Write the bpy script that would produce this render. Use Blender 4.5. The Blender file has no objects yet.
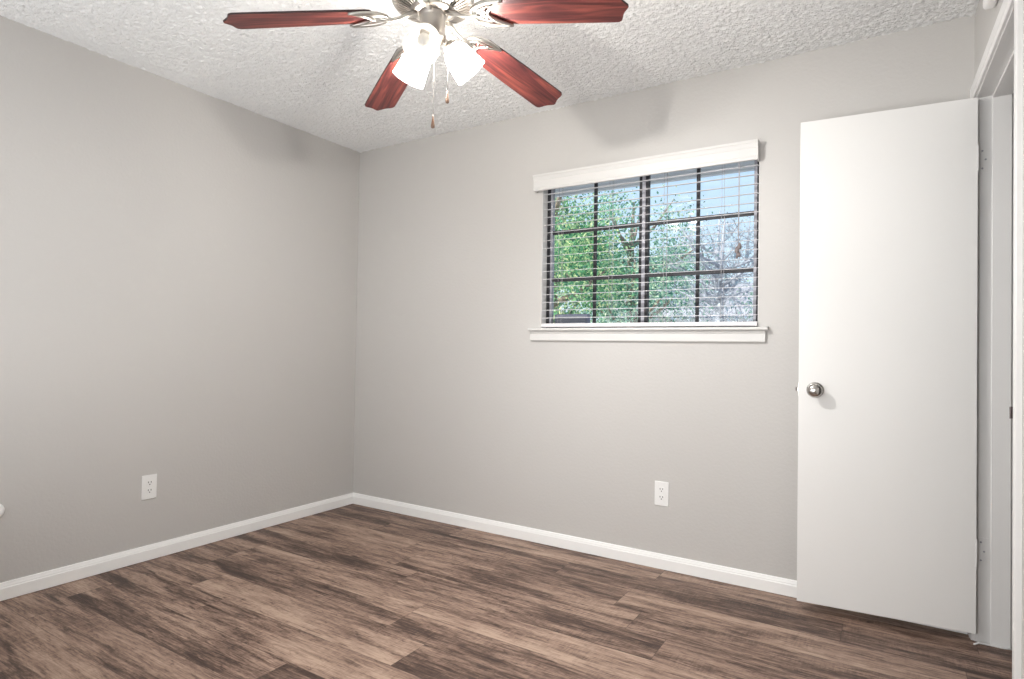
import bpy, bmesh, math, random
from mathutils import Vector, Matrix
import numpy as np
random.seed(7); rng = np.random.default_rng(11)
PI = math.pi; R = math.radians
S = bpy.context.scene
C = S.collection

# ------------------------------------------------------------------ camera
cam_d = bpy.data.cameras.new('camera'); cam = bpy.data.objects.new('camera', cam_d); C.objects.link(cam)
cam_d.sensor_fit = 'HORIZONTAL'; cam_d.sensor_width = 36.0; cam_d.lens = 602.505/1024*36.0
cam_d.clip_start = 0.02; cam_d.clip_end = 500
_r = (0.846639208678286, 0.5319327859503262, 0.015797517517952067)
_u = (-0.005287836120474071, -0.021274927879562696, 0.9997596792394072)
_b = (0.5321410425044929, -0.8465192783834541, -0.01519941470542803)
cam.matrix_world = Matrix(((_r[0], _u[0], _b[0], 3.1417), (_r[1], _u[1], _b[1], -2.9651), (_r[2], _u[2], _b[2], 1.0863), (0, 0, 0, 1)))
S.camera = cam

# ------------------------------------------------------------------ sky, sun, exposure
LAMP_W = 54.0          # each fan bulb
FILL_W = 37.0          # added fill light behind the camera, aimed up and forward
DOOR_FILL_W = 9.0          # small added fill light beside the camera, for the door and jamb
SUN_E = 8.5
S.view_settings.view_transform = 'Standard'; S.view_settings.look = 'None'
S.view_settings.exposure = 0.0; S.view_settings.gamma = 1.0; S.view_settings.use_curve_mapping = False
world = bpy.data.worlds.new('sky'); S.world = world; world.use_nodes = True
wn = world.node_tree; wn.nodes.clear()
wo = wn.nodes.new('ShaderNodeOutputWorld'); wb = wn.nodes.new('ShaderNodeBackground')
tc = wn.nodes.new('ShaderNodeTexCoord'); sx = wn.nodes.new('ShaderNodeSeparateXYZ')
cr = wn.nodes.new('ShaderNodeValToRGB')
cr.color_ramp.elements[0].position = 0.0; cr.color_ramp.elements[0].color = (0.80, 0.88, 0.95, 1)
cr.color_ramp.elements[1].position = 0.42; cr.color_ramp.elements[1].color = (0.36, 0.56, 0.86, 1)
e = cr.color_ramp.elements.new(0.14); e.color = (0.66, 0.82, 0.96, 1)
wn.links.new(tc.outputs['Generated'], sx.inputs[0]); wn.links.new(sx.outputs['Z'], cr.inputs[0])
wn.links.new(cr.outputs[0], wb.inputs[0]); wb.inputs[1].default_value = 1.25
wn.links.new(wb.outputs[0], wo.inputs[0])
sd = bpy.data.lights.new('sun', 'SUN'); sd.energy = SUN_E; sd.angle = R(1.0); sd.color = (1, 0.96, 0.88)
so = bpy.data.objects.new('sun', sd); C.objects.link(so); so.rotation_euler = (R(48), 0, R(-38)); so.location = (0, -6, 8)
fd = bpy.data.lights.new('ceiling_fill', 'AREA'); fd.energy = FILL_W; fd.shape = 'RECTANGLE'; fd.size = 2.4; fd.size_y = 1.6; fd.color = (0.97, 0.985, 1.0)  # added area light that brightens ceiling and walls, not a room lamp
fo = bpy.data.objects.new('ceiling_fill', fd); C.objects.link(fo); fo.location = (1.6, -3.1, 1.05); fo.rotation_euler = (R(135), 0, 0)

gd = bpy.data.lights.new('door_fill', 'AREA'); gd.energy = DOOR_FILL_W; gd.shape = 'RECTANGLE'; gd.size = 0.5; gd.size_y = 0.9; gd.color = (1, 0.99, 0.97)  # added area light that brightens door and jamb, not a real flash
go = bpy.data.objects.new('door_fill', gd); C.objects.link(go); go.location = (2.6, -3.35, 0.9); go.rotation_euler = (R(86), 0, R(2)); gd.spread = R(120)

# ------------------------------------------------------------------ materials
def srgb(r, g, b):
    f = lambda v: (v/255/12.92) if v/255 <= 0.04045 else ((v/255+0.055)/1.055)**2.4
    return (f(r), f(g), f(b), 1)
def mat(name, col, rough=0.5, metal=0.0, noise=None, bump=None, var=0.0, coords='Object', **kw):
    m = bpy.data.materials.new(name); m.use_nodes = True; nt = m.node_tree
    b = nt.nodes['Principled BSDF']; b.inputs['Roughness'].default_value = rough; b.inputs['Metallic'].default_value = metal
    for k, v in kw.items(): b.inputs[k].default_value = v
    t = nt.nodes.new('ShaderNodeTexCoord')
    n = nt.nodes.new('ShaderNodeTexNoise'); n.inputs['Scale'].default_value = noise or 12; n.inputs['Detail'].default_value = 4
    nt.links.new(t.outputs[coords], n.inputs['Vector'])
    mx = nt.nodes.new('ShaderNodeMix'); mx.data_type = 'RGBA'
    mx.inputs[6].default_value = tuple(c*(1-var) for c in col[:3])+(1,); mx.inputs[7].default_value = tuple(min(1, c*(1+var)) for c in col[:3])+(1,)
    nt.links.new(n.outputs['Fac'], mx.inputs[0]); nt.links.new(mx.outputs[2], b.inputs['Base Color'])
    if bump:
        sc, st, dist = bump
        n2 = nt.nodes.new('ShaderNodeTexNoise'); n2.inputs['Scale'].default_value = sc; n2.inputs['Detail'].default_value = 3
        nt.links.new(t.outputs[coords], n2.inputs['Vector'])
        bp = nt.nodes.new('ShaderNodeBump'); bp.inputs['Strength'].default_value = st; bp.inputs['Distance'].default_value = dist
        nt.links.new(n2.outputs['Fac'], bp.inputs['Height']); nt.links.new(bp.outputs[0], b.inputs['Normal'])
    return m

M = {}
M['wall'] = mat('grey_wall_paint', (0.54, 0.526, 0.509, 1), 0.6, noise=1.6, bump=(70, 0.25, 0.004), var=0.025)
M['trim'] = mat('white_trim_paint', (0.77, 0.765, 0.755, 1), 0.38, noise=5, bump=(40, 0.08, 0.002), var=0.015)
M['baseboard'] = mat('lightened_baseboard_paint', (0.90, 0.90, 0.89, 1), 0.35, noise=5, bump=(40, 0.08, 0.002), var=0.01)  # same white trim paint, lightened to make up for dim light near the floor
M['wintrim'] = mat('dimmed_window_trim_paint', (0.66, 0.652, 0.638, 1), 0.45, noise=5, bump=(40, 0.08, 0.002), var=0.015)  # same white trim paint, darkened to offset strong lamp light around the window
M['door'] = mat('white_door_paint', (0.82, 0.815, 0.80, 1), 0.36, noise=4, bump=(55, 0.12, 0.002), var=0.012)
M['plastic'] = mat('white_plastic', (0.84, 0.84, 0.83, 1), 0.3, noise=20, var=0.01)
M['slot'] = mat('dark_slot', (0.05, 0.05, 0.05, 1), 0.6, var=0.1)
M['nickel'] = mat('brushed_nickel', (0.46, 0.43, 0.40, 1), 0.34, 1.0, noise=40, bump=(120, 0.04, 0.001), var=0.08)
M['nickel_light'] = mat('satin_nickel_casting', (0.50, 0.48, 0.45, 1), 0.3, 1.0, noise=40, bump=(90, 0.06, 0.001), var=0.08)
M['nickel_dark'] = mat('dark_vent_gap', (0.07, 0.06, 0.055, 1), 0.5, 0.6, var=0.2)
M['steel'] = mat('satin_steel_knob', (0.50, 0.48, 0.46, 1), 0.22, 1.0, noise=30, var=0.05)
M['bronze'] = mat('dark_bronze_aluminium', (0.014, 0.014, 0.018, 1), 0.6, noise=20, var=0.2)
M['alu'] = mat('pale_aluminium', (0.36, 0.36, 0.40, 1), 0.4, noise=20, var=0.1)
M['slat'] = mat('white_blind_slat', (0.74, 0.72, 0.74, 1), 0.4, noise=10, var=0.02)
M['cord'] = mat('grey_cord', (0.42, 0.41, 0.43, 1), 0.7, noise=60, var=0.1)
M['tassel'] = mat('grey_brown_tassel', (0.20, 0.17, 0.17, 1), 0.6, noise=60, var=0.2)
M['pendant'] = mat('brown_wood_pendant', (0.20, 0.12, 0.08, 1), 0.4, noise=80, var=0.3)
M['boxgrey'] = mat('lavender_grey_box', (0.22, 0.22, 0.30, 1), 0.6, noise=30, var=0.15)
M['offbulb'] = mat('unlit_bulb_glass', (0.45, 0.44, 0.42, 1), 0.15, noise=30, var=0.1)
M['eave'] = mat('pale_eave_paint', (0.80, 0.80, 0.83, 1), 0.6, noise=8, var=0.05)
M['brick'] = mat('outside_brick', (0.45, 0.30, 0.24, 1), 0.8, noise=14, bump=(30, 0.3, 0.01), var=0.2)
M['bark'] = mat('grey_brown_bark', (0.22, 0.17, 0.13, 1), 0.9, noise=9, bump=(18, 0.6, 0.03), var=0.35)
M['palebark'] = mat('pale_grey_bark', (0.36, 0.37, 0.42, 1), 0.9, noise=9, bump=(18, 0.6, 0.03), var=0.25)
M['bounce_ground'] = mat('pale_bounce_ground', (0.50, 0.49, 0.47, 1), 0.9, noise=6, bump=(60, 0.6, 0.03), var=0.4)  # unseen ground, pale tone chosen to bounce daylight onto the eave
M['siding'] = mat('pale_siding', (0.60, 0.58, 0.60, 1), 0.7, noise=6, var=0.08)
M['roof'] = mat('grey_shingles', (0.30, 0.29, 0.32, 1), 0.9, noise=30, bump=(40, 0.5, 0.02), var=0.3)

def leaf_mat(name, a, b, c):
    m = bpy.data.materials.new(name); m.use_nodes = True; nt = m.node_tree; nt.nodes.clear()
    o = nt.nodes.new('ShaderNodeOutputMaterial'); g = nt.nodes.new('ShaderNodeNewGeometry'); r = nt.nodes.new('ShaderNodeValToRGB')
    r.color_ramp.elements[0].color = a; r.color_ramp.elements[1].color = c; e = r.color_ramp.elements.new(0.55); e.color = b
    nt.links.new(g.outputs['Random Per Island'], r.inputs[0])
    d = nt.nodes.new('ShaderNodeBsdfDiffuse'); t = nt.nodes.new('ShaderNodeBsdfTranslucent'); mx = nt.nodes.new('ShaderNodeMixShader'); mx.inputs[0].default_value = 0.45
    nt.links.new(r.outputs[0], d.inputs[0]); nt.links.new(r.outputs[0], t.inputs[0])
    nt.links.new(d.outputs[0], mx.inputs[1]); nt.links.new(t.outputs[0], mx.inputs[2]); nt.links.new(mx.outputs[0], o.inputs[0])
    return m
M['leaf'] = leaf_mat('green_leaves', srgb(50, 105, 90), srgb(120, 185, 130), srgb(245, 245, 190))
M['leaf2'] = leaf_mat('blue_green_leaves', srgb(60, 110, 105), srgb(130, 180, 155), srgb(225, 235, 205))
M['leaf3'] = leaf_mat('grey_green_leaves', srgb(120, 135, 150), srgb(165, 180, 190), srgb(215, 222, 225))

def glass_mat():
    m = bpy.data.materials.new('window_glass'); m.use_nodes = True; nt = m.node_tree; nt.nodes.clear()
    o = nt.nodes.new('ShaderNodeOutputMaterial'); t = nt.nodes.new('ShaderNodeBsdfTransparent'); t.inputs[0].default_value = (0.96, 0.98, 0.98, 1)
    g = nt.nodes.new('ShaderNodeBsdfGlossy'); g.inputs['Roughness'].default_value = 0.02
    mx = nt.nodes.new('ShaderNodeMixShader'); f = nt.nodes.new('ShaderNodeFresnel'); f.inputs[0].default_value = 1.45
    nt.links.new(f.outputs[0], mx.inputs[0]); nt.links.new(t.outputs[0], mx.inputs[1]); nt.links.new(g.outputs[0], mx.inputs[2]); nt.links.new(mx.outputs[0], o.inputs[0])
    return m
M['glass'] = glass_mat()
def lamp_mats():
    m = bpy.data.materials.new('frosted_lamp_glass'); m.use_nodes = True; nt = m.node_tree; nt.nodes.clear()
    o = nt.nodes.new('ShaderNodeOutputMaterial')
    t = nt.nodes.new('ShaderNodeBsdfTransparent'); t.inputs[0].default_value = (1, .98, .95, 1)
    tr = nt.nodes.new('ShaderNodeBsdfTranslucent'); tr.inputs[0].default_value = (.9, .9, .88, 1)
    d = nt.nodes.new('ShaderNodeBsdfDiffuse'); d.inputs[0].default_value = (.9, .9, .88, 1)
    em = nt.nodes.new('ShaderNodeEmission'); em.inputs[0].default_value = (1, .98, .95, 1); em.inputs[1].default_value = 0.12
    tx = nt.nodes.new('ShaderNodeTexCoord'); nz = nt.nodes.new('ShaderNodeTexNoise'); nz.inputs['Scale'].default_value = 25
    nt.links.new(tx.outputs['Object'], nz.inputs[0])
    mp = nt.nodes.new('ShaderNodeMapRange'); mp.inputs[3].default_value = 0.40; mp.inputs[4].default_value = 0.56; nt.links.new(nz.outputs['Fac'], mp.inputs[0])
    a = nt.nodes.new('ShaderNodeMixShader'); a.inputs[0].default_value = 0.45
    nt.links.new(tr.outputs[0], a.inputs[1]); nt.links.new(d.outputs[0], a.inputs[2])
    ad = nt.nodes.new('ShaderNodeAddShader'); nt.links.new(a.outputs[0], ad.inputs[0]); nt.links.new(em.outputs[0], ad.inputs[1])
    b = nt.nodes.new('ShaderNodeMixShader'); nt.links.new(mp.outputs[0], b.inputs[0]); nt.links.new(t.outputs[0], b.inputs[1]); nt.links.new(ad.outputs[0], b.inputs[2])
    nt.links.new(b.outputs[0], o.inputs[0])
    k = bpy.data.materials.new('lit_bulb'); k.use_nodes = True; nt = k.node_tree; nt.nodes.clear()
    o = nt.nodes.new('ShaderNodeOutputMaterial'); em = nt.nodes.new('ShaderNodeEmission'); em.inputs[0].default_value = (1, .97, .92, 1); em.inputs[1].default_value = 2.0
    t = nt.nodes.new('ShaderNodeBsdfTransparent'); b = nt.nodes.new('ShaderNodeAddShader')
    nt.links.new(t.outputs[0], b.inputs[0]); nt.links.new(em.outputs[0], b.inputs[1]); nt.links.new(b.outputs[0], o.inputs[0])
    return m, k
M['lampglass'], M['bulb'] = lamp_mats()

def N(nt, typ, **kw):
    n = nt.nodes.new(typ)
    for k, v in kw.items(): setattr(n, k, v)
    return n
def floor_mat():
    m = bpy.data.materials.new('vinyl_plank_floor'); m.use_nodes = True; nt = m.node_tree; L = nt.links.new
    bs = nt.nodes['Principled BSDF']
    def math_(op, a, b=None, c=None):
        n = N(nt, 'ShaderNodeMath', operation=op)
        for i, v in enumerate((a, b, c)):
            if v is None: continue
            if isinstance(v, (int, float)): n.inputs[i].default_value = v
            else: L(v, n.inputs[i])
        return n.outputs[0]
    tc = N(nt, 'ShaderNodeTexCoord'); s = N(nt, 'ShaderNodeSeparateXYZ'); L(tc.outputs['Object'], s.inputs[0])
    X, Y = s.outputs[0], s.outputs[1]
    yr = math_('DIVIDE', Y, 0.178); row = math_('FLOOR', yr); fy = math_('FRACT', yr)
    wn1 = N(nt, 'ShaderNodeTexWhiteNoise', noise_dimensions='1D'); L(row, wn1.inputs['W'])
    xr = math_('ADD', math_('DIVIDE', X, 1.22), math_('MULTIPLY', wn1.outputs['Value'], 7.3)); col = math_('FLOOR', xr); fx = math_('FRACT', xr)
    cb = N(nt, 'ShaderNodeCombineXYZ'); L(row, cb.inputs[0]); L(col, cb.inputs[1])
    wn2 = N(nt, 'ShaderNodeTexWhiteNoise', noise_dimensions='2D'); L(cb.outputs[0], wn2.inputs['Vector'])
    rnd = wn2.outputs['Value']
    # plank-local coordinates shifted per plank
    def vec(sx_, sy_, off):
        c = N(nt, 'ShaderNodeCombineXYZ'); L(math_('MULTIPLY', X, sx_), c.inputs[0]); L(math_('MULTIPLY', Y, sy_), c.inputs[1]); L(math_('MULTIPLY', rnd, off), c.inputs[2]); return c.outputs[0]
    def noise(v, sc, det, rough=0.55, dist=0.0):
        n = N(nt, 'ShaderNodeTexNoise'); L(v, n.inputs['Vector']); n.inputs['Scale'].default_value = sc; n.inputs['Detail'].default_value = det; n.inputs['Roughness'].default_value = rough; n.inputs['Distortion'].default_value = dist; return n.outputs['Fac']
    big = noise(vec(1.0, 7.5, 40), 1.6, 4, 0.55, 0.5)        # broad dark / light streaks along the plank
    mid = noise(vec(2.2, 22, 60), 2.2, 5, 0.65, 0.9)       # grain
    fine = noise(vec(5, 110, 30), 2.0, 3)
    saw = noise(vec(120, 16, 50), 1.0, 3, 0.5, 0.25)        # cross saw marks
    sawm = noise(vec(1.7, 4, 90), 1.9, 2)                # where the saw marks show
    v = math_('MULTIPLY', math_('SUBTRACT', big, 0.5), 1.6)
    v = math_('ADD', v, math_('MULTIPLY', math_('SUBTRACT', mid, 0.5), 1.35))
    v = math_('ADD', v, math_('MULTIPLY', math_('SUBTRACT', fine, 0.5), 0.75))
    sm = N(nt, 'ShaderNodeMapRange'); L(sawm, sm.inputs[0]); sm.inputs[1].default_value = .45; sm.inputs[2].default_value = .62; sm.inputs[3].default_value = .15
    v = math_('ADD', v, math_('MULTIPLY', math_('MULTIPLY', math_('SUBTRACT', saw, 0.5), 0.5), sm.outputs[0]))
    v = math_('ADD', v, math_('MULTIPLY', math_('SUBTRACT', rnd, 0.5), 0.42))
    ln = N(nt, 'ShaderNodeMapRange'); L(math_('ABSOLUTE', math_('SUBTRACT', noise(vec(1.5, 10, 23), 2.6, 2.5, 0.5, 1.3), 0.5)), ln.inputs[0]); ln.inputs[1].default_value = 0.0; ln.inputs[2].default_value = 0.022; ln.inputs[3].default_value = 1; ln.inputs[4].default_value = 0
    v = math_('SUBTRACT', v, math_('MULTIPLY', ln.outputs[0], 0.17))
    sp = noise(vec(16, 60, 33), 2.2, 4, 0.7)
    v = math_('ADD', v, math_('MULTIPLY', math_('SUBTRACT', sp, 0.5), 0.7))
    kn = N(nt, 'ShaderNodeMapRange'); L(noise(vec(4.0, 20, 15), 1.5, 5, 0.7, 1.2), kn.inputs[0]); kn.inputs[1].default_value = .57; kn.inputs[2].default_value = .70
    v = math_('SUBTRACT', v, math_('MULTIPLY', kn.outputs[0], 0.32))
    v = math_('ADD', v, 0.48)
    # dark worn bands along one plank edge
    band = N(nt, 'ShaderNodeMapRange'); L(noise(vec(0.9, 3.2, 77), 1.7, 2), band.inputs[0]); band.inputs[1].default_value = .56; band.inputs[2].default_value = .66
    ed = N(nt, 'ShaderNodeMapRange'); L(fy, ed.inputs[0]); ed.inputs[1].default_value = .40; ed.inputs[2].default_value = .22
    v = math_('SUBTRACT', v, math_('MULTIPLY', math_('MULTIPLY', band.outputs[0], ed.outputs[0]), 0.38))
    rp = N(nt, 'ShaderNodeValToRGB'); L(v, rp.inputs[0])
    cs = [(0.0, (62, 46, 40)), (0.28, (92, 72, 62)), (0.5, (132, 108, 95)), (0.72, (158, 133, 117)), (1.0, (182, 157, 139))]
    rp.color_ramp.elements[0].position = 0; rp.color_ramp.elements[0].color = srgb(*cs[0][1]); rp.color_ramp.elements[1].position = 1; rp.color_ramp.elements[1].color = srgb(*cs[-1][1])
    for p, c_ in cs[1:-1]: rp.color_ramp.elements.new(p).color = srgb(*c_)
    # seams
    e1 = math_('MINIMUM', fy, math_('SUBTRACT', 1.0, fy)); e2 = math_('MINIMUM', fx, math_('SUBTRACT', 1.0, fx))
    sA = math_('GREATER_THAN', math_('MULTIPLY', e1, 0.178), 0.0011); sB = math_('GREATER_THAN', math_('MULTIPLY', e2, 1.22), 0.0013)
    seam = math_('MULTIPLY', sA, sB)
    mx = N(nt, 'ShaderNodeMix', data_type='RGBA'); L(math_('ADD', math_('MULTIPLY', seam, 0.55), 0.45), mx.inputs[0]); mx.inputs[6].default_value = srgb(46, 34, 30); L(rp.outputs[0], mx.inputs[7])
    L(mx.outputs[2], bs.inputs['Base Color'])
    bs.inputs['Roughness'].default_value = 0.5; bs.inputs['Specular IOR Level'].default_value = 0.4
    bp = N(nt, 'ShaderNodeBump'); bp.inputs['Strength'].default_value = 0.35; bp.inputs['Distance'].default_value = 0.002
    L(math_('MULTIPLY', seam, math_('ADD', v, 0.6)), bp.inputs['Height']); L(bp.outputs[0], bs.inputs['Normal'])
    return m
M['floor'] = floor_mat()
def popcorn_mat():
    m = bpy.data.materials.new('popcorn_ceiling'); m.use_nodes = True; nt = m.node_tree; L = nt.links.new
    b = nt.nodes['Principled BSDF']; b.inputs['Base Color'].default_value = (0.87, 0.88, 0.88, 1); b.inputs['Roughness'].default_value = 0.95
    b.inputs['Specular IOR Level'].default_value = 0.1
    tc = N(nt, 'ShaderNodeTexCoord')
    v = N(nt, 'ShaderNodeTexVoronoi'); v.inputs['Scale'].default_value = 120; L(tc.outputs['Object'], v.inputs['Vector'])
    n = N(nt, 'ShaderNodeTexNoise'); n.inputs['Scale'].default_value = 60; n.inputs['Detail'].default_value = 4; L(tc.outputs['Object'], n.inputs['Vector'])
    a = N(nt, 'ShaderNodeMath', operation='SUBTRACT'); L(n.outputs['Fac'], a.inputs[0]); L(v.outputs['Distance'], a.inputs[1])
    bp = N(nt, 'ShaderNodeBump'); bp.inputs['Strength'].default_value = 0.55; bp.inputs['Distance'].default_value = 0.005
    L(a.outputs[0], bp.inputs['Height']); L(bp.outputs[0], b.inputs['Normal'])
    return m
M['ceiling'] = popcorn_mat()
def blade_mat():
    m = bpy.data.materials.new('cherry_wood_blade'); m.use_nodes = True; nt = m.node_tree; L = nt.links.new
    b = nt.nodes['Principled BSDF']; b.inputs['Roughness'].default_value = 0.4; b.inputs['Specular IOR Level'].default_value = 0.25
    tc = N(nt, 'ShaderNodeTexCoord'); oi = N(nt, 'ShaderNodeObjectInfo')
    mp = N(nt, 'ShaderNodeMapping'); mp.inputs['Scale'].default_value = (2.2, 26, 1)
    off = N(nt, 'ShaderNodeCombineXYZ'); mm = N(nt, 'ShaderNodeMath', operation='MULTIPLY'); L(oi.outputs['Random'], mm.inputs[0]); mm.inputs[1].default_value = 30; L(mm.outputs[0], off.inputs[2])
    ad = N(nt, 'ShaderNodeVectorMath', operation='ADD'); L(tc.outputs['Object'], mp.inputs[0]); L(mp.outputs[0], ad.inputs[0]); L(off.outputs[0], ad.inputs[1])
    n = N(nt, 'ShaderNodeTexNoise'); n.inputs['Scale'].default_value = 1.7; n.inputs['Detail'].default_value = 5; n.inputs['Distortion'].default_value = 1.1; L(ad.outputs[0], n.inputs['Vector'])
    r = N(nt, 'ShaderNodeValToRGB'); r.color_ramp.elements[0].position = .28; r.color_ramp.elements[0].color = (0.022, 0.008, 0.010, 1)
    r.color_ramp.elements[1].position = .75; r.color_ramp.elements[1].color = (0.28, 0.075, 0.055, 1); e = r.color_ramp.elements.new(.5); e.color = (0.105, 0.027, 0.025, 1)
    L(n.outputs['Fac'], r.inputs[0]); L(r.outputs[0], b.inputs['Base Color'])
    return m
M['blade'] = blade_mat()
M['bladeedge'] = mat('dark_blade_edge', (0.03, 0.012, 0.012, 1), 0.4, noise=30, var=0.3)

# ------------------------------------------------------------------ mesh helpers
def box(bm, x0, x1, y0, y1, z0, z1, mi=0):
    v = [bm.verts.new(p) for p in ((x0,y0,z0),(x1,y0,z0),(x1,y1,z0),(x0,y1,z0),(x0,y0,z1),(x1,y0,z1),(x1,y1,z1),(x0,y1,z1))]
    for f in ((0,3,2,1),(4,5,6,7),(0,1,5,4),(1,2,6,5),(2,3,7,6),(3,0,4,7)):
        bm.faces.new([v[i] for i in f]).material_index = mi
def prism(bm, prof, axis, a, b, mi=0, smooth=False):
    """extrude a 2D profile along an axis; prof is (u,v): axis 0 -> (y,z), 1 -> (x,z), 2 -> (x,y)"""
    def P(u, v, w): return (w, u, v) if axis == 0 else ((u, w, v) if axis == 1 else (u, v, w))
    A = [bm.verts.new(P(u, v, a)) for u, v in prof]; B = [bm.verts.new(P(u, v, b)) for u, v in prof]
    n = len(prof)
    for i in range(n):
        f = bm.faces.new((A[i], A[(i+1) % n], B[(i+1) % n], B[i])); f.material_index = mi; f.smooth = smooth
    bm.faces.new(A[::-1]).material_index = mi; bm.faces.new(B).material_index = mi
def lathe(bm, prof, seg=32, mi=0, mtx=None, cap=True):
    rings = []
    for r, z in prof:
        ring = []
        for k in range(seg):
            p = Vector((r*math.cos(2*PI*k/seg), r*math.sin(2*PI*k/seg), z))
            ring.append(bm.verts.new(mtx @ p if mtx else p))
        rings.append(ring)
    for a, b in zip(rings, rings[1:]):
        for k in range(seg):
            f = bm.faces.new((a[k], a[(k+1) % seg], b[(k+1) % seg], b[k])); f.smooth = True; f.material_index = mi
    if cap:
        if prof[0][0] > 1e-4: bm.faces.new(rings[0][::-1]).material_index = mi
        if prof[-1][0] > 1e-4: bm.faces.new(rings[-1]).material_index = mi
def tube(bm, pts, rad, seg=8, mi=0, cap=True):
    pts = [Vector(p) for p in pts]; rings = []
    rs = rad if isinstance(rad, (list, tuple)) else [rad]*len(pts)
    for i, p in enumerate(pts):
        t = (pts[min(i+1, len(pts)-1)]-pts[max(i-1, 0)]).normalized()
        up = Vector((0, 0, 1)) if abs(t.z) < 0.95 else Vector((1, 0, 0))
        a = t.cross(up).normalized(); b = a.cross(t)
        rings.append([bm.verts.new(p+(a*math.cos(2*PI*k/seg)+b*math.sin(2*PI*k/seg))*rs[i]) for k in range(seg)])
    for a, b in zip(rings, rings[1:]):
        for k in range(seg):
            f = bm.faces.new((a[k], a[(k+1) % seg], b[(k+1) % seg], b[k])); f.smooth = True; f.material_index = mi
    if cap: bm.faces.new(rings[0][::-1]).material_index = mi; bm.faces.new(rings[-1]).material_index = mi
def obj(name, bm, mats, parent=None, bevel=0, loc=None, mtx=None, seg=2):
    bmesh.ops.recalc_face_normals(bm, faces=bm.faces[:])
    if mtx: bm.transform(mtx)
    me = bpy.data.meshes.new(name); bm.to_mesh(me); bm.free()
    for m in (mats if isinstance(mats, (list, tuple)) else [mats]): me.materials.append(m)
    o = bpy.data.objects.new(name, me); C.objects.link(o)
    if parent: o.parent = parent
    if loc: o.location = loc
    if bevel:
        b = o.modifiers.new('bevel', 'BEVEL'); b.width = bevel; b.segments = seg; b.limit_method = 'ANGLE'; b.angle_limit = R(40)
    return o
def BM(): return bmesh.new()
def tag(o, label=None, cat=None, group=None, kind=None):
    for k, v in (('label', label), ('category', cat), ('group', group), ('kind', kind)):
        if v: o[k] = v
    return o
def empty(name, loc, label, cat, group=None, rz=0):
    o = bpy.data.objects.new(name, None); C.objects.link(o); o.empty_display_size = 0.05
    o.location = loc; o.rotation_euler = (0, 0, rz); return tag(o, label, cat, group)
def struct(name, bm, mats, label, cat, parent=None, **kw):
    o = obj(name, bm, mats, parent, **kw)
    return o if parent else tag(o, label, cat, kind='structure')

H = 2.44; W = 3.4165; YF = -3.62
RW = Matrix.Translation((W, 0, 0)) @ Matrix.Rotation(R(1.3), 4, 'Z') @ Matrix.Translation((-W, 0, 0))   # the right wall runs slightly out of square
WX0, WX1, WZ0, WZ1 = 1.469, 2.622, 1.205, 2.055

# ------------------------------------------------------------------ shell
bm = BM(); box(bm, -0.12, 4.9, YF-0.12, 0.2, -0.1, 0)
struct('floor', bm, M['floor'], 'brown wood-look plank floor running parallel to the window wall', 'floor')
# ceiling: popcorn, really displaced
def make_ceiling():
    nx, ny = 600, 610
    xs = np.linspace(-0.06, 3.62, nx); ys = np.linspace(YF-0.05, 0.06, ny)
    XX, YY = np.meshgrid(xs, ys)
    z = np.zeros_like(XX)
    g = rng.random((ny, nx)); 
    g = 0.3*g + 0.7*(g + np.roll(g, 1, 0) + np.roll(g, 1, 1) + np.roll(np.roll(g, 1, 0), 1, 1))/4
    z = H - 0.001 - 0.015*np.clip(g-0.40, 0, 1)
    v = np.stack([XX.ravel(), YY.ravel(), z.ravel()], 1)
    idx = np.arange(nx*ny).reshape(ny, nx)
    q = np.stack([idx[:-1, :-1].ravel(), idx[1:, :-1].ravel(), idx[1:, 1:].ravel(), idx[:-1, 1:].ravel()], 1)
    me = bpy.data.meshes.new('ceiling')
    t0 = len(v)
    top = np.array([[-0.12, YF-0.12, H+0.1], [4.9, YF-0.12, H+0.1], [4.9, 0.12, H+0.1], [-0.12, 0.12, H+0.1],
                    [-0.12, YF-0.12, H+0.02], [4.9, YF-0.12, H+0.02], [4.9, 0.12, H+0.02], [-0.12, 0.12, H+0.02]])
    v = np.concatenate([v, top])
    fq = [[0,1,2,3],[4,7,6,5],[0,4,5,1],[1,5,6,2],[2,6,7,3],[3,7,4,0]]
    q = np.concatenate([q, np.array(fq)+t0])
    me.vertices.add(len(v)); me.vertices.foreach_set('co', v.ravel()); me.loops.add(q.size); me.loops.foreach_set('vertex_index', q.ravel().astype(np.int32))
    me.polygons.add(len(q)); me.polygons.foreach_set('loop_start', (np.arange(len(q))*4).astype(np.int32)); me.polygons.foreach_set('loop_total', np.full(len(q), 4, np.int32))
    me.update(calc_edges=True); me.validate(); me.polygons.foreach_set('use_smooth', np.ones(len(me.polygons), bool))
    me.materials.append(M['ceiling']); o = bpy.data.objects.new('ceiling', me); C.objects.link(o)
    tag(o, 'white textured popcorn ceiling', 'ceiling', kind='structure')
make_ceiling()
bm = BM(); box(bm, -0.12, 0, YF-0.12, 0.12, 0, H+0.02)
struct('wall_left', bm, M['wall'], 'light grey painted wall on the left of the photo', 'wall')
bm = BM()
box(bm, 0, WX0, 0, 0.12, 0, H+0.02); box(bm, WX1, 4.9, 0, 0.12, 0, H+0.02)
box(bm, WX0, WX1, 0, 0.12, 0, WZ0); box(bm, WX0, WX1, 0, 0.12, WZ1, H+0.02)
struct('wall_back', bm, M['wall'], 'light grey painted wall that holds the window', 'wall')
bm = BM(); box(bm, 0, 4.9, YF-0.12, YF, 0, H+0.02)
struct('wall_front', bm, M['wall'], 'grey wall behind the camera', 'wall')
JY0, JY1, JZ = -0.060, -0.835, 2.082
bm = BM(); T = 0.115
box(bm, W, W+T, JY0, 0.0, 0, H+0.02); box(bm, W, W+T, YF-0.0, JY1, 0, H+0.02); box(bm, W, W+T, JY1, JY0, JZ, H+0.02)
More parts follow.
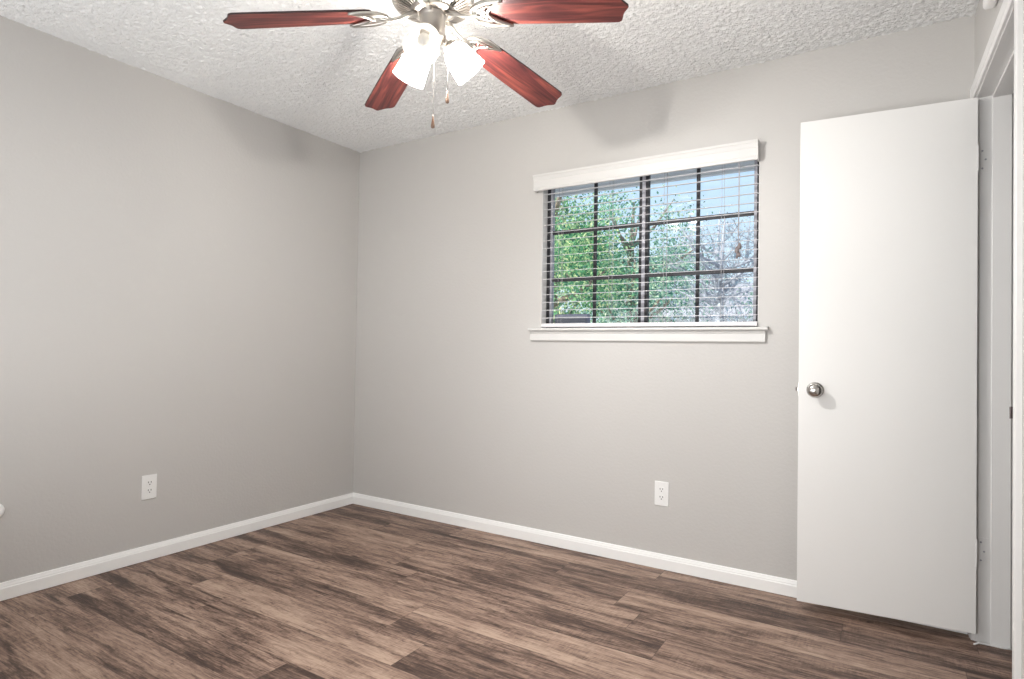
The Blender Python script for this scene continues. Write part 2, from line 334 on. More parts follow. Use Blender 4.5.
struct('wall_right', bm, M['wall'], 'light grey painted wall with the doorway at the right edge', 'wall', mtx=RW)
bm = BM(); box(bm, 4.78, 4.9, YF, 0, 0, H+0.02)
struct('wall_hall', bm, M['wall'], 'grey hallway wall beyond the doorway', 'wall')

# ------------------------------------------------------------------ baseboards
def base_prof(): return [(0, 0.0025), (0.013, 0.0025), (0.013, 0.052), (0.0105, 0.056), (0.0105, 0.060), (0.008, 0.066), (0.006, 0.073), (0.0, 0.075)]
bm = BM(); prism(bm, base_prof(), 1, YF, -0.0005)
struct('baseboard_left', bm, M['baseboard'], 'white baseboard along the left wall', 'baseboard')
bm = BM(); prism(bm, [(-a, b) for a, b in base_prof()], 0, 0.0005, W-0.016)
struct('baseboard_back', bm, M['baseboard'], 'white baseboard under the window', 'baseboard')
bm = BM(); prism(bm, [(W-a, b) for a, b in base_prof()], 1, YF+0.05, JY1-0.075)
struct('baseboard_right', bm, M['baseboard'], 'white baseboard along the right wall', 'baseboard', mtx=RW)

# ------------------------------------------------------------------ window
win = bpy.data.objects.new('window_1', None); C.objects.link(win); win.location = ((WX0+WX1)/2, 0.06, WZ0)
tag(win, 'dark-framed window with twelve panes behind a white blind', 'window', kind='structure')
def wpart(name, bm, m, parent=win, **kw):
    bm.transform(Matrix.Translation(-Vector(win.location))); return obj(name, bm, m, parent, **kw)
FZ0, FZ1 = 1.222, 2.052
bm = BM()
for a, b in ((WX0, WX0+0.020), (WX1-0.020, WX1)): box(bm, a, b, 0.055, 0.100, FZ0-0.012, FZ1)
box(bm, WX0, WX1, 0.055, 0.100, FZ0-0.014, FZ0+0.006); box(bm, WX0, WX1, 0.055, 0.100, FZ1-0.02, FZ1+0.003)
wpart('window_frame', bm, M['bronze'], bevel=0.002)
GX0, GX1 = WX0+0.032, WX1-0.034
bm = BM()
box(bm, WX0+0.020, GX0, 0.060, 0.090, FZ0+0.006, FZ1-0.02); box(bm, GX1, WX1-0.020, 0.060, 0.090, FZ0+0.006, FZ1-0.02)
box(bm, 2.034, 2.052, 0.058, 0.090, FZ0+0.006, FZ1-0.02)
wpart('sash_bead', bm, M['alu'], bevel=0.001)
bm = BM()
box(bm, 2.018, 2.034, 0.060, 0.088, FZ0+0.006, FZ1-0.02); box(bm, 2.052, 2.068, 0.060, 0.088, FZ0+0.006, FZ1-0.02)
wpart('meeting_stile', bm, M['bronze'], bevel=0.001)
for z in (1.752, 1.481):
    for a, b in ((GX0, 2.018), (2.068, GX1)):
        bm = BM(); box(bm, a, b, 0.066, 0.082, z-0.0105, z+0.0105); wpart('glazing_bar', bm, M['bronze'], bevel=0.0015)
for x in (1.763, 2.322):
    bm = BM(); box(bm, x-0.008, x+0.008, 0.0655, 0.0825, FZ0+0.006, FZ1-0.02); wpart('glazing_bar', bm, M['bronze'], bevel=0.0015)
for a, b in ((GX0, 2.018), (2.068, GX1)):
    bm = BM(); box(bm, a, b, 0.0725, 0.0755, FZ0+0.006, FZ1-0.02); wpart('pane', bm, M['glass'])
# stool, apron and the drywall return liner
bm = BM()
prism(bm, [(0.055, 1.188), (-0.030, 1.188), (-0.034, 1.191), (-0.036, 1.1955), (-0.034, 1.200), (-0.030, 1.203), (-0.02, 1.205), (0.055, 1.206)], 0, WX0+0.001, WX1-0.001)
for a, b in ((1.402, WX0+0.001), (WX1-0.001, 2.668)):
    prism(bm, [(-0.0005, 1.188), (-0.030, 1.188), (-0.034, 1.191), (-0.036, 1.1955), (-0.034, 1.200), (-0.030, 1.203), (-0.02, 1.205), (-0.0005, 1.206)], 0, a, b)
wpart('window_sill', bm, M['wintrim'])
bm = BM(); prism(bm, [(-0.0005, 1.134), (-0.013, 1.134), (-0.015, 1.138), (-0.015, 1.174), (-0.019, 1.178), (-0.021, 1.1875), (-0.0005, 1.1875)], 0, 1.407, 2.656)
wpart('apron', bm, M['wintrim'], bevel=0.001)

for a, b in ((WX0+0.0002, WX0+0.002), (WX1-0.002, WX1-0.0002)):
    bm = BM(); box(bm, a, b, 0.0005, 0.0545, 1.2065, WZ1-0.0005); wpart('reveal_lining', bm, M['trim'])
# blind
BX0, BX1 = WX0+0.006, WX1-0.006
BX0 = WX0+0.016
bl = empty('window_blind', ((WX0+WX1)/2, 0, 1.206), 'white horizontal slat blind lowered and tilted open over the window', 'window blind')
def bpart(name, bm, m, parent=bl, **kw):
    bm.transform(Matrix.Translation(-Vector(bl.location))); return obj(name, bm, m, parent, **kw)
bm = BM(); prism(bm, [(-0.032, 1.974), (-0.041, 1.976), (-0.043, 1.984), (-0.045, 1.990), (-0.043, 1.994), (-0.043, 2.030), (-0.046, 2.036), (-0.050, 2.048), (-0.054, 2.054), (-0.054, 2.064), (-0.032, 2.064)], 0, 1.432, 2.622)
box(bm, 1.432, 1.440, -0.034, -0.001, 1.974, 2.064); box(bm, 2.614, 2.622, -0.034, -0.001, 1.974, 2.064)
bpart('valance', bm, M['wintrim'])
bm = BM(); box(bm, BX0, BX1, -0.022, 0.038, 2.008, 2.052); bpart('headrail', bm, M['slat'], bevel=0.002)
bm = BM(); prism(bm, [(-0.016, 1.210), (-0.018, 1.214), (-0.018, 1.226), (-0.014, 1.230), (0.028, 1.230), (0.032, 1.226), (0.032, 1.214), (0.030, 1.210)], 0, BX0-0.003, BX1+0.003)
bpart('bottom_rail', bm, M['slat'])
SLY = 0.006
bm = BM()
pr = [(-0.018, -0.0004), (-0.009, 0.0002), (0, 0.0004), (0.009, 0.0002), (0.018, -0.0004), (0.018, 0.0011), (0.009, 0.0017), (0, 0.0019), (-0.009, 0.0017), (-0.018, 0.0011)]
prism(bm, pr, 0, BX0, BX1)
sl0 = obj('slat', bm, M['slat'], bl); sl0.location = (-bl.location.x, SLY, 1.262-1.206); 
NS = 17
for k in range(NS):
    o = sl0 if k == 0 else sl0.copy()
    if k: C.objects.link(o)
    o.location = (-bl.location.x, SLY, 1.262-1.206+k*0.0436); o.rotation_euler = (R(8), 0, 0)
for x in (1.585, 1.885, 2.178, 2.458):
    bm = BM()
    for y in (SLY-0.026, SLY+0.026): tube(bm, [(x, y, 1.228), (x, y, 2.01)], 0.0009, 6)
    tube(bm, [(x+0.006, SLY, 1.228), (x+0.006, SLY, 2.01)], 0.0008, 6)
    bpart('ladder_cord', bm, M['cord'])
bm = BM(); tube(bm, [(2.536, -0.030, 2.0), (2.536, -0.028, 1.8), (2.535, -0.028, 1.60)], 0.0014, 6); tube(bm, [(2.540, -0.030, 2.0), (2.539, -0.028, 1.8), (2.537, -0.028, 1.60)], 0.0014, 6)
pc = bpart('pull_cord', bm, M['cord'])
for dx, z, s in ((0.004, 1.585, 1), (-0.006, 1.568, 1), (0.002, 1.545, .8)):
    bm = BM(); lathe(bm, [(0.001, 0.014), (0.005, 0.012), (0.009, 0.002), (0.0105, -0.010), (0.009, -0.017), (0.002, -0.018)], 12, mtx=Matrix.Translation((2.537+dx, -0.028, z)) @ Matrix.Scale(s, 4))
    bpart('tassel', bm, M['tassel'], pc)
bm = BM(); tube(bm, [(2.531, -0.028, 1.56), (2.530, -0.028, 1.525)], [0.003, 0.005], 8); bpart('tassel', bm, M['tassel'], pc)

# small box outside the lower left pane
bm = BM(); box(bm, 1.500, 1.706, 0.102, 0.150, 1.210, 1.288)
o = obj('vent_box', bm, M['boxgrey'], bevel=0.004); tag(o, 'small lavender grey box standing outside the lower left window pane', 'box')
bm = BM()
for k in range(5): box(bm, 1.51, 1.696, 0.0995, 0.102, 1.222+k*0.012, 1.227+k*0.012)
obj('louvre', bm, M['alu'], o)
# outside ledge carrying it
bm = BM(); prism(bm, [(0.1005, 1.150), (0.20, 1.150), (0.20, 1.200), (0.1005, 1.210)], 0, WX0-0.05, WX1+0.05)
bm2 = bm
struct('trim_1', bm, M['brick'], 'brick ledge outside the window', 'ledge')

# eave
bm = BM(); prism(bm, [(0.12, 2.30), (0.74, 2.19), (0.74, 2.155), (0.77, 2.155), (0.77, 2.30), (0.12, 2.56)], 0, -1.5, 5.5)
struct('trim_2', bm, M['eave'], 'pale painted roof eave above the window outside', 'eave')

# ------------------------------------------------------------------ door, jamb, casing
def cas_prof(s=1):    # across the casing: distance from inner edge, thickness
    return [(0, 0), (0, 0.009), (0.004, 0.011), (0.016, 0.011), (0.022, 0.0135), (0.040, 0.0135), (0.050, 0.0145), (0.055, 0.012), (0.055, 0)]
CW = 0.055; RV = 0.005
bm = BM()
# left (hinge) leg, right leg and head with mitred corners, one ring loop
def casing(bm):
    y0, y1, zt = JY0+RV, JY1-RV, JZ+RV
    path = []
    for d, t in cas_prof():
        path.append([(W-t, y0+d, 0.0), (W-t, y0+d, zt+d), (W-t, y1-d, zt+d), (W-t, y1-d, 0.0)])
    vs = [[bm.verts.new(p) for p in row] for row in path]
    for i in range(len(vs)-1):
        for j in range(3): bm.faces.new((vs[i][j], vs[i+1][j], vs[i+1][j+1], vs[i][j+1]))
    for j in range(3): bm.faces.new((vs[-1][j], vs[0][j], vs[0][j+1], vs[-1][j+1]))
    bm.faces.new([v[0] for v in vs]); bm.faces.new([v[3] for v in vs])
casing(bm)
struct('trim_3', bm, M['trim'], 'white moulded casing around the doorway', 'door casing', mtx=RW)
bm = BM(); JT = 0.018
# jamb liner sits in the opening (wall opening was cut at the visible faces): thin boards on the wall ends
box(bm, W-0.001, W+T+0.001, JY0-0.0005, JY0+0.004, 0, JZ+0.004); box(bm, W-0.001, W+T+0.001, JY1-0.004, JY1+0.0005, 0, JZ+0.004)
box(bm, W-0.001, W+T+0.001, JY1-0.004, JY0+0.004, JZ-0.0005, JZ+0.004)
# stops
box(bm, W+0.048, W+0.106, JY0-0.011, JY0-0.0005, 0, JZ-0.0005); box(bm, W+0.048, W+0.106, JY1+0.0005, JY1+0.011, 0, JZ-0.0005); box(bm, W+0.048, W+0.106, JY1+0.011, JY0-0.011, JZ-0.011, JZ-0.0005)
struct('trim_4', bm, M['trim'], 'white door jamb with stop strip', 'door jamb', mtx=RW, bevel=0.0012)
# hinge leaves and strike are on the jamb: parts of the door below
door = bpy.data.objects.new('door_1', None); C.objects.link(door)
tag(door, 'plain white flush door standing open against the window wall', 'door', kind='structure')
ang = math.atan2(-0.1468+0.0971, 2.8089-3.4165)
door.location = (W+0.003, -0.0971, 0); door.rotation_euler = (0, 0, ang)   # local +x runs to the free edge, local -y (thickness) to the back wall
DZ0, DZ1 = 0.0406, 2.0726; DW = 0.6105
# local frame: which side is the back wall?
side = -1
bm = BM(); box(bm, 0, DW, -0.035, 0, DZ0, DZ1)
slab = obj('door_slab', bm, M['door'], door, bevel=0.0015)
kx, kz = 0.547, 0.933
def knob(sign):
    bm = BM(); q = Matrix.Translation((kx, 0 if sign > 0 else -0.035, kz)) @ Matrix.Rotation(R(-90*sign), 4, 'X')
    lathe(bm, [(0.0, 0.0), (0.033, 0.0), (0.033, 0.003), (0.030, 0.006), (0.022, 0.009), (0.0125, 0.011), (0.011, 0.020), (0.012, 0.026), (0.020, 0.031), (0.0265, 0.037), (0.0285, 0.044), (0.0275, 0.051), (0.022, 0.057), (0.012, 0.0605), (0.0001, 0.0615)], 32, mtx=q)
    return obj('door_knob', bm, M['steel'], door)
knob(1); knob(-1)
bm = BM(); prism(bm, [(DW-0.001, -0.025), (DW+0.0125, -0.025), (DW+0.0125, -0.021), (DW+0.004, -0.011), (DW-0.001, -0.011)], 2, kz-0.008, kz+0.008)
obj('latch_bolt', bm, M['steel'], door)
bm = BM(); box(bm, DW, DW+0.0012, -0.030, -0.005, kz-0.028, kz+0.028); obj('latch_plate', bm, M['steel'], door)
inv = (Matrix.Translation(door.location) @ Matrix.Rotation(ang, 4, 'Z')).inverted()
for z in (1.84, 0.345):
    bm = BM(); box(bm, W+0.003, W+0.040, JY0-0.0022, JY0-0.0004, z-0.051, z+0.051)
    bm.transform(RW)
    bm2 = BM(); box(bm2, W-0.0005, W+0.0045, -0.0985, -0.060, z-0.051, z+0.051); me_ = bpy.data.meshes.new('t'); bm2.to_mesh(me_); bm.from_mesh(me_); bm2.free(); bpy.data.meshes.remove(me_)
    hg = obj('hinge', bm, M['trim'], door, mtx=inv)
    for dz, dx in ((0.034, 0.018), (-0.034, 0.018), (0, 0.028)):
        bm = BM(); lathe(bm, [(0.0, 0), (0.0035, 0), (0.0035, 0.0008), (0, 0.001)], 12, mtx=Matrix.Translation((W+dx, JY0-0.0022, z+dz)) @ Matrix.Rotation(R(90), 4, 'X')); bm.transform(RW)
        obj('screw', bm, M['alu'], hg, mtx=inv)
# strike plate on the latch-side jamb
bm = BM(); box(bm, W+0.006, W+0.034, JY1+0.0004, JY1+0.002, kz-0.028, kz+0.028); prism(bm, [(W+0.006, JY1+0.0004), (W-0.012, JY1+0.0004), (W-0.0165, JY1-0.004), (W-0.0185, JY1-0.010), (W-0.0165, JY1-0.011), (W-0.0145, JY1-0.006), (W-0.0105, JY1-0.0005), (W+0.006, JY1-0.0008)], 2, kz-0.016, kz+0.016)
o = struct('trim_5', bm, M['tassel'], 'small steel strike plate on the latch side of the door jamb', 'strike plate', mtx=RW)
# paint drip caulk line at threshold
bm = BM(); tube(bm, [(W-0.006, -0.100, 0.003), (W+0.010, -0.080, 0.004), (W+0.04, -0.076, 0.003), (W+0.08, -0.078, 0.003), (W+0.11, -0.074, 0.003)], [0.003, .004, .003, .004, .003], 8)
struct('trim_6', bm, M['trim'], 'uneven bead of white caulk at the foot of the door jamb', 'caulk', mtx=RW)

# ------------------------------------------------------------------ ceiling fan
FC = (1.841, -1.425)
fan = empty('ceiling_fan', (FC[0], FC[1], H), 'five-blade ceiling fan with cherry wood blades, nickel body and three lit glass shades', 'ceiling fan')
FM = Matrix.Translation((0, 0, -H))
bm = BM(); lathe(bm, [(0.0, 2.4385), (0.072, 2.4385), (0.072, 2.425), (0.060, 2.40), (0.032, 2.385), (0.020, 2.38), (0.020, 2.34), (0.0, 2.34)], 40)
obj('canopy', bm, M['nickel'], fan, mtx=FM)
bm = BM()
lathe(bm, [(0.0, 2.352), (0.05, 2.352), (0.09, 2.340), (0.118, 2.318), (0.130, 2.300), (0.137, 2.285), (0.137, 2.240), (0.134, 2.232), (0.128, 2.2285)], 64)
lathe(bm, [(0.128, 2.2285), (0.124, 2.2345), (0.060, 2.2095), (0.058, 2.203)], 64, mi=1, cap=False)
lathe(bm, [(0.075, 2.2125), (0.075, 2.206), (0.062, 2.199), (0.050, 2.197), (0.0, 2.197)], 64)
for k in range(44):        # radial ribs over the dark vent cone
    a = 2*PI*k/44; q = Matrix.Rotation(a, 4, 'Z')
    v = [bm.verts.new(q @ Vector(p)) for p in ((0.070, -0.0024, 2.206), (0.070, 0.0024, 2.206), (0.129, 0.0050, 2.2285), (0.129, -0.0050, 2.2285), (0.070, -0.0024, 2.213), (0.070, 0.0024, 2.213), (0.129, 0.0050, 2.237), (0.129, -0.0050, 2.237))]
    for f in ((0,1,2,3),(4,7,6,5),(0,3,7,4),(1,5,6,2),(0,4,5,1),(3,2,6,7)): bm.faces.new([v[i] for i in f])
obj('motor_housing', bm, [M['nickel'], M['nickel_dark']], fan, mtx=FM)
bm = BM(); lathe(bm, [(0.0, 2.199), (0.046, 2.199), (0.048, 2.192), (0.043, 2.186), (0.042, 2.182), (0.042, 2.130), (0.045, 2.126), (0.045, 2.118), (0.036, 2.106), (0.026, 2.100), (0.020, 2.092), (0.020, 2.075), (0.024, 2.070), (0.022, 2.062), (0.010, 2.055), (0.006, 2.046), (0.0, 2.044)], 40)
obj('switch_housing', bm, M['nickel'], fan, mtx=FM)
# blades
def outline():
    up = [(0.196, 0.030), (0.206, 0.050), (0.222, 0.0555), (0.40, 0.062), (0.60, 0.0660), (0.622, 0.0655), (0.632, 0.060), (0.637, 0.048), (0.640, 0.036), (0.646, 0.024), (0.655, 0.012), (0.6605, 0.004)]
    return [(x, y) for x, y in up] + [(x, -y) for x, y in up[::-1]]
def blade_mesh():
    bm = BM(); ol = outline(); t = 0.0035
    A = [bm.verts.new((x, y, -t)) for x, y in ol]; B = [bm.verts.new((x, y, t)) for x, y in ol]; n = len(ol)
    bm.faces.new(A[::-1]); bm.faces.new(B)
    for i in range(n): bm.faces.new((A[i], A[(i+1) % n], B[(i+1) % n], B[i])).material_index = 1
    return bm
def arm_mesh():
    bm = BM(); zb = -0.0085
    # stem from the motor to the blade
    st = [(0.052, 0, 0.004), (0.085, 0, 0.000), (0.110, 0, -0.010), (0.135, 0, -0.014), (0.160, 0, -0.010), (0.178, 0, zb)]
    tube(bm, st, [0.010, 0.009, 0.007, 0.0065, 0.008, 0.006], 10)
    def arc(pts, r): tube(bm, pts, r, 8)
    for s in (1, -1):
        # outer horn of the crescent
        P = []
        for k in range(13):
            t = k/12; x = 0.150+0.125*t**1.5; y = s*(0.010+0.046*math.sin(t*PI*0.56)**0.8); P.append((x, y, zb-0.001))
        arc(P, [0.0045+0.0035*math.sin(PI*k/12) for k in range(13)])
        # inner arc back to the middle
        Q = []
        for k in range(11):
            t = k/10; x = 0.275-0.068*math.sin(t*PI/2)**0.9; y = s*0.0555*(1-t); Q.append((x, y, zb-0.001))
        arc(Q, [0.003+0.004*math.sin(PI*k/10) for k in range(11)])
        arc([(0.165, s*0.002, zb), (0.180, s*0.020, zb), (0.205, s*0.030, zb), (0.225, s*0.040, zb)], 0.0035)
        arc([(0.207, 0, zb), (0.200, s*0.014, zb), (0.190, s*0.022, zb)], 0.0035)
        lathe(bm, [(0, -0.004), (0.005, -0.003), (0.006, 0.003), (0, 0.003)], 10, mtx=Matrix.Translation((0.228, s*0.036, zb-0.002)))
    # small plate with openings between the arcs
    v = [bm.verts.new((x, y, z)) for z in (zb-0.002, zb+0.003) for x, y in ((0.17, -0.012), (0.205, -0.006), (0.205, 0.006), (0.17, 0.012))]
    for f in ((0,1,2,3),(4,7,6,5),(0,4,5,1),(1,5,6,2),(2,6,7,3),(3,7,4,0)): bm.faces.new([v[i] for i in f])
    lathe(bm, [(0, -0.004), (0.005, -0.003), (0.006, 0.003), (0, 0.003)], 10, mtx=Matrix.Translation((0.196, 0, zb-0.002)))
    return bm
b0 = a0 = None
for a in (-137.8, 150.7, 79.6, 10.9, -65.0):
    if b0 is None:
        b0 = ob = obj('blade', blade_mesh(), [M['blade'], M['bladeedge']], fan, bevel=0.0012); a0 = oa = obj('blade_arm', arm_mesh(), M['nickel_light'], fan)
    else:
        ob = b0.copy(); C.objects.link(ob); oa = a0.copy(); C.objects.link(oa)
    m = Matrix.Translation((0, 0, 2.20-H)) @ Matrix.Rotation(R(a), 4, 'Z') @ Matrix.Rotation(R(8.6), 4, 'Y') @ Matrix.Rotation(R(-10), 4, 'X')
    ob.matrix_basis = m; oa.matrix_basis = m
# light kit
def shade_mesh():
    # local +z is the axis from the neck to the mouth
    out = [(0.0235, 0.0), (0.027, 0.004), (0.036, 0.012), (0.044, 0.026), (0.0485, 0.045), (0.0515, 0.068), (0.0545, 0.090), (0.0575, 0.108)]
    inn = [(r-0.0022, z) for r, z in out[::-1]]
    bm = BM(); lathe(bm, out+inn, 40, cap=False); return bm
for i, a in enumerate((-65.0, 48.0, 167.2)):
    th = R(43)
    d = Vector((math.cos(R(a)), math.sin(R(a)), 0))
    ax = Vector((d.x*math.sin(th), d.y*math.sin(th), -math.cos(th)))
    q = Matrix.Translation(d*0.060+Vector((0, 0, 2.100))) @ ax.to_track_quat('Z', 'Y').to_matrix().to_4x4()
    bm = BM()
    tube(bm, [tuple(d*0.020+Vector((0, 0, 2.112))), tuple(d*0.036+Vector((0, 0, 2.116))), tuple(d*0.050+Vector((0, 0, 2.111))), tuple(d*0.058+Vector((0, 0, 2.102)))], 0.008, 10)
    lathe(bm, [(0.0, -0.012), (0.016, -0.012), (0.020, -0.006), (0.026, -0.003), (0.0265, 0.005), (0.020, 0.005), (0.016, 0.018), (0.0, 0.018)], 24, mtx=q)
    obj('lamp_arm', bm, M['nickel'], fan, mtx=FM)
    sh = obj('lamp_shade', shade_mesh(), M['lampglass'], fan); sh.matrix_basis = FM @ q @ Matrix.Translation((0, 0, 0.001))
    bm = BM(); lathe(bm, [(0.0, 0.018), (0.012, 0.018), (0.013, 0.026), (0.018, 0.036), (0.0225, 0.048), (0.023, 0.058), (0.018, 0.068), (0.009, 0.075), (0.0, 0.077)], 20)
    bb = obj('bulb', bm, M['bulb'], sh)
    if i == 0: bb.data.materials.clear(); bb.data.materials.append(M['offbulb']); bb['label'] = 'unlit greyish bulb'; continue
    ld = bpy.data.lights.new('bulb_light', 'POINT'); ld.energy = LAMP_W*(1.3 if i == 1 else 0.6); ld.shadow_soft_size = 0.022; ld.color = (1, 0.985, 0.965)
    lo = bpy.data.objects.new('bulb_light', ld); C.objects.link(lo); lo.parent = sh; lo.location = (0, 0, 0.062)
for x, y, zt, zp in ((1.852, -1.428, 2.05, 1.856), (1.886, -1.397, 2.10, 1.943)):
    x -= FC[0]; y -= FC[1]; bm = BM()
    tube(bm, [(x*0.5, y*0.5, zt+0.01), (x, y, zt-0.002), (x, y, zp)], 0.0011, 6)
    for k in range(int((zt-zp)/0.006)): lathe(bm, [(0, -0.0016), (0.0016, 0), (0, 0.0016)], 6, mtx=Matrix.Translation((x, y, zt-0.004-k*0.006)))
    ch = obj('pull_chain', bm, M['nickel_light'], fan, mtx=FM)
    bm = BM(); lathe(bm, [(0.0, 0.0), (0.0018, -0.001), (0.0024, -0.010), (0.0048, -0.024), (0.0064, -0.034), (0.0058, -0.041), (0.0, -0.044)], 16, mtx=Matrix.Translation((x, y, zp)))
    obj('pendant', bm, M['pendant'], ch, mtx=FM)

# ------------------------------------------------------------------ outlets, bumper, chime
def outlet(loc, rz, label):
    t = empty('power_outlet', loc, label, 'power outlet', None, rz)     # local -y faces the room
    bm = BM(); box(bm, -0.036, 0.036, -0.0055, -0.0002, -0.060, 0.060); obj('cover_plate', bm, M['plastic'], t, bevel=0.003, seg=3)
    for s in (1, -1):
        bm = BM(); prism(bm, [(0.0165*math.cos(2*PI*k/24), s*0.0195+max(-0.0125, min(0.0125, 0.0175*math.sin(2*PI*k/24)))) for k in range(24)], 1, -0.0075, -0.005)
        rc = obj('socket', bm, M['plastic'], t)
        bm = BM(); box(bm, -0.0082, -0.0052, -0.0080, -0.0074, s*0.0195+0.0005, s*0.0195+0.0085); box(bm, 0.0050, 0.0082, -0.0080, -0.0074, s*0.0195+0.001, s*0.0195+0.0085)
        prism(bm, [(0.0028*math.cos(2*PI*k/12), s*0.0195-0.0065+0.003*math.sin(2*PI*k/12)) for k in range(12)], 1, -0.0080, -0.0074)
        obj('slots', bm, M['slot'], rc)
    bm = BM(); lathe(bm, [(0, 0), (0.003, 0), (0.0025, 0.001), (0, 0.0012)], 12, mtx=Matrix.Translation((0, -0.0055, 0)) @ Matrix.Rotation(R(90), 4, 'X')); obj('screw', bm, M['plastic'], t)
    return t
outlet((2.177, 0, 0.374), 0, 'white duplex power outlet on the window wall beneath the window')
outlet((0, -1.362, 0.366), R(90), 'white duplex power outlet on the left wall')
bm = BM(); lathe(bm, [(0.0, 0.0), (0.033, 0.0), (0.034, 0.004), (0.031, 0.012), (0.022, 0.017), (0.012, 0.014), (0.0, 0.013)], 32, mtx=Matrix.Translation((0.0002, -1.978, 0.378)) @ Matrix.Rotation(R(90), 4, 'Y'))
tag(obj('wall_bumper', bm, M['plastic']), 'round white bumper on the left wall at the left edge of the photo', 'wall bumper')
bm = BM(); box(bm, W-0.036, W-0.0002, -0.62, -0.48, 2.222, 2.35)
o = obj('door_chime', bm, M['plastic'], mtx=RW, bevel=0.012, seg=4); tag(o, 'small white plastic box on the wall above the doorway', 'door chime')
bm = BM(); box(bm, W-0.0375, W-0.0355, -0.60, -0.50, 2.25, 2.262); obj('grille', bm, M['alu'], o, mtx=RW)

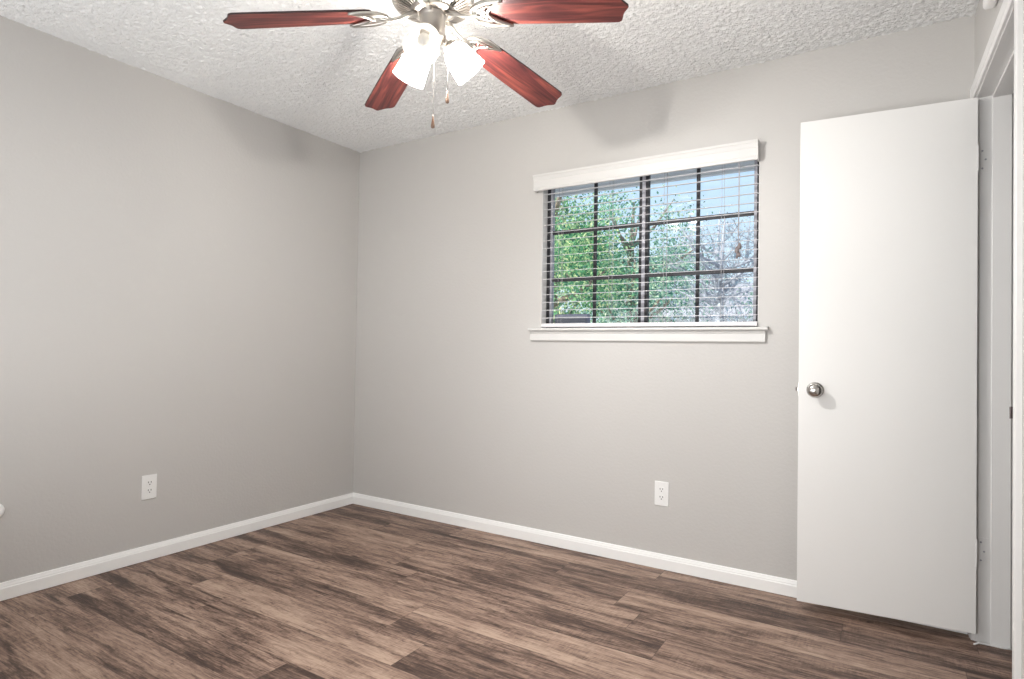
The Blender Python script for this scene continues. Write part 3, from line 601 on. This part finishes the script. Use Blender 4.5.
# ------------------------------------------------------------------ outside: pale ground, trees, a pale house
bm = BM(); box(bm, -40, 20, 0.2, 60, -0.35, -0.25)
struct('ground', bm, M['bounce_ground'], 'unseen ground outside the window, made pale to bounce light up', 'ground')
def tree(name, x, y, h, r, n, leaf, bark, label, zc=0.62, leafs=(0.05, 0.09), squash=0.75, branches=16, twigs=0, seed=1, trunk=0.16, clumps=26, group=None):
    g = np.random.default_rng(seed); rd = random.Random(seed)
    t = empty(name, (x, y, -0.25), label, 'tree', group)
    bm = BM(); zt = h*zc
    tube(bm, [(0, 0, -0.05), (0.05, 0.02, zt*0.5), (-0.04, 0.05, zt), (0.05, 0, h*0.92)], [trunk, trunk*0.8, trunk*0.55, trunk*0.12], 10)
    ends = []
    for k in range(branches):
        a = rd.random()*2*PI; z0 = h*(0.25+0.5*rd.random()); L = r*(0.55+0.45*rd.random())
        p0 = Vector((0, 0, z0)); p2 = Vector((math.cos(a)*L, math.sin(a)*L, z0+L*(0.25+0.6*rd.random()))); p1 = (p0+p2)/2+Vector((0, 0, -0.08*L))
        tube(bm, [p0, p1, p2], [trunk*0.34, trunk*0.22, trunk*0.06], 6); ends.append((p0, p1, p2))
        for j in range(twigs):
            s = rd.random(); q0 = p1.lerp(p2, s) if j % 2 else p0.lerp(p1, 0.4+0.6*s); v = Vector((rd.uniform(-1, 1), rd.uniform(-1, 1), rd.uniform(-.2, 1))).normalized()*rd.uniform(0.35, 0.9)
            q1 = q0+v; tube(bm, [q0, q0+v*0.5+Vector((0, 0, .04)), q1], [trunk*.09, trunk*.06, trunk*0.025], 5)
            for i in range(3):
                w = Vector((rd.uniform(-1, 1), rd.uniform(-1, 1), rd.uniform(-.3, 1))).normalized()*rd.uniform(0.15, 0.4); s2 = q0.lerp(q1, rd.uniform(.3, .95)); tube(bm, [s2, s2+w], [trunk*.04, trunk*0.018], 4)
    obj('trunk', bm, bark, t)
    # leaves gathered in clumps
    cz = h*0.60; cl = []
    for k in range(clumps):
        v = g.normal(size=3); v /= np.linalg.norm(v); v *= r*(g.random()**0.45); cl.append((v[0], v[1], cz+v[2]*squash*h*0.42/r*1.0))
    cl = np.array(cl); ci = g.integers(0, clumps, n); P = cl[ci]+g.normal(size=(n, 3))*np.array([.30, .30, .24])*r*0.55
    S_ = g.uniform(leafs[0], leafs[1], n); d1 = g.normal(size=(n, 3)); d1 /= np.linalg.norm(d1, axis=1)[:, None]; d2 = np.cross(d1, g.normal(size=(n, 3))); d2 /= np.linalg.norm(d2, axis=1)[:, None]
    v = np.empty((n, 4, 3)); v[:, 0] = P-d1*S_[:, None]*.5; v[:, 2] = P+d1*S_[:, None]*.5; v[:, 1] = P+d2*S_[:, None]*.3; v[:, 3] = P-d2*S_[:, None]*.3
    v = v[(P[:, 2] > 0.5)]; n = len(v); me = bpy.data.meshes.new('foliage'); me.vertices.add(n*4); me.vertices.foreach_set('co', v.ravel()); me.loops.add(n*4); me.loops.foreach_set('vertex_index', np.arange(n*4, dtype=np.int32))
    me.polygons.add(n); me.polygons.foreach_set('loop_start', (np.arange(n)*4).astype(np.int32)); me.polygons.foreach_set('loop_total', np.full(n, 4, np.int32)); me.update(calc_edges=True)
    me.materials.append(leaf); o = bpy.data.objects.new('foliage', me); C.objects.link(o); o.parent = t
    return t
# sight lines through the window run left and away: x = 3.14 - k*(y+2.97), k from 0.56 (left) to 0.18 (right)
tree('leafy_tree', -1.0, 4.6, 4.2, 1.2, 17000, M['leaf'], M['bark'], 'bright green leafy tree seen at the left of the window', leafs=(0.035, 0.065), seed=3, clumps=34)
tree('leafy_tree', -1.7, 9.6, 5.0, 1.9, 20000, M['leaf2'], M['bark'], 'blue-green leafy tree filling the middle of the window', seed=5, clumps=34, leafs=(0.05, 0.085))
tree('leafy_tree', -8.2, 15.5, 8.0, 3.0, 15000, M['leaf'], M['bark'], 'green tree behind the bright leafy one at the far left of the window', seed=9, clumps=40, leafs=(0.08, 0.13))
tree('bare_tree', 1.15, 5.6, 3.5, 0.9, 500, M['leaf3'], M['palebark'], 'thin grey tree with sparse leaves seen at the right of the window', seed=12, twigs=9, branches=15, clumps=30, trunk=0.08, leafs=(0.04, 0.07))
tree('bare_tree', -1.6, 17.0, 6.4, 2.1, 1600, M['leaf3'], M['palebark'], 'taller grey twiggy tree rising behind the green ones against the sky', seed=15, twigs=10, branches=20, clumps=40, trunk=0.14, leafs=(0.06, 0.10))
tree('leafy_tree', 1.3, 12.0, 3.4, 1.3, 5000, M['leaf2'], M['bark'], 'low blue-green tree at the bottom right of the window', seed=21, clumps=26, leafs=(0.06, 0.10), trunk=0.1)
# pale house far behind
hs = empty('house', (-3.0, 24, -0.25), 'pale neighbouring house with a grey roof behind the trees', 'house')
bm = BM(); box(bm, -5, 6, 0, 6, 0, 2.9); obj('wall', bm, M['siding'], hs)
bm = BM(); prism(bm, [(-0.5, 2.85), (6.5, 2.85), (3, 4.6)], 0, -5.4, 6.4); obj('roof', bm, M['roof'], hs)
for x in (-3, 0.2, 3.2):
    bm = BM(); box(bm, x, x+1.1, -0.05, 0.02, 1.0, 2.2); f = obj('window', bm, M['trim'], hs)
    bm = BM(); box(bm, x+.08, x+1.02, -0.07, -0.04, 1.08, 2.12); obj('pane', bm, M['bronze'], f)
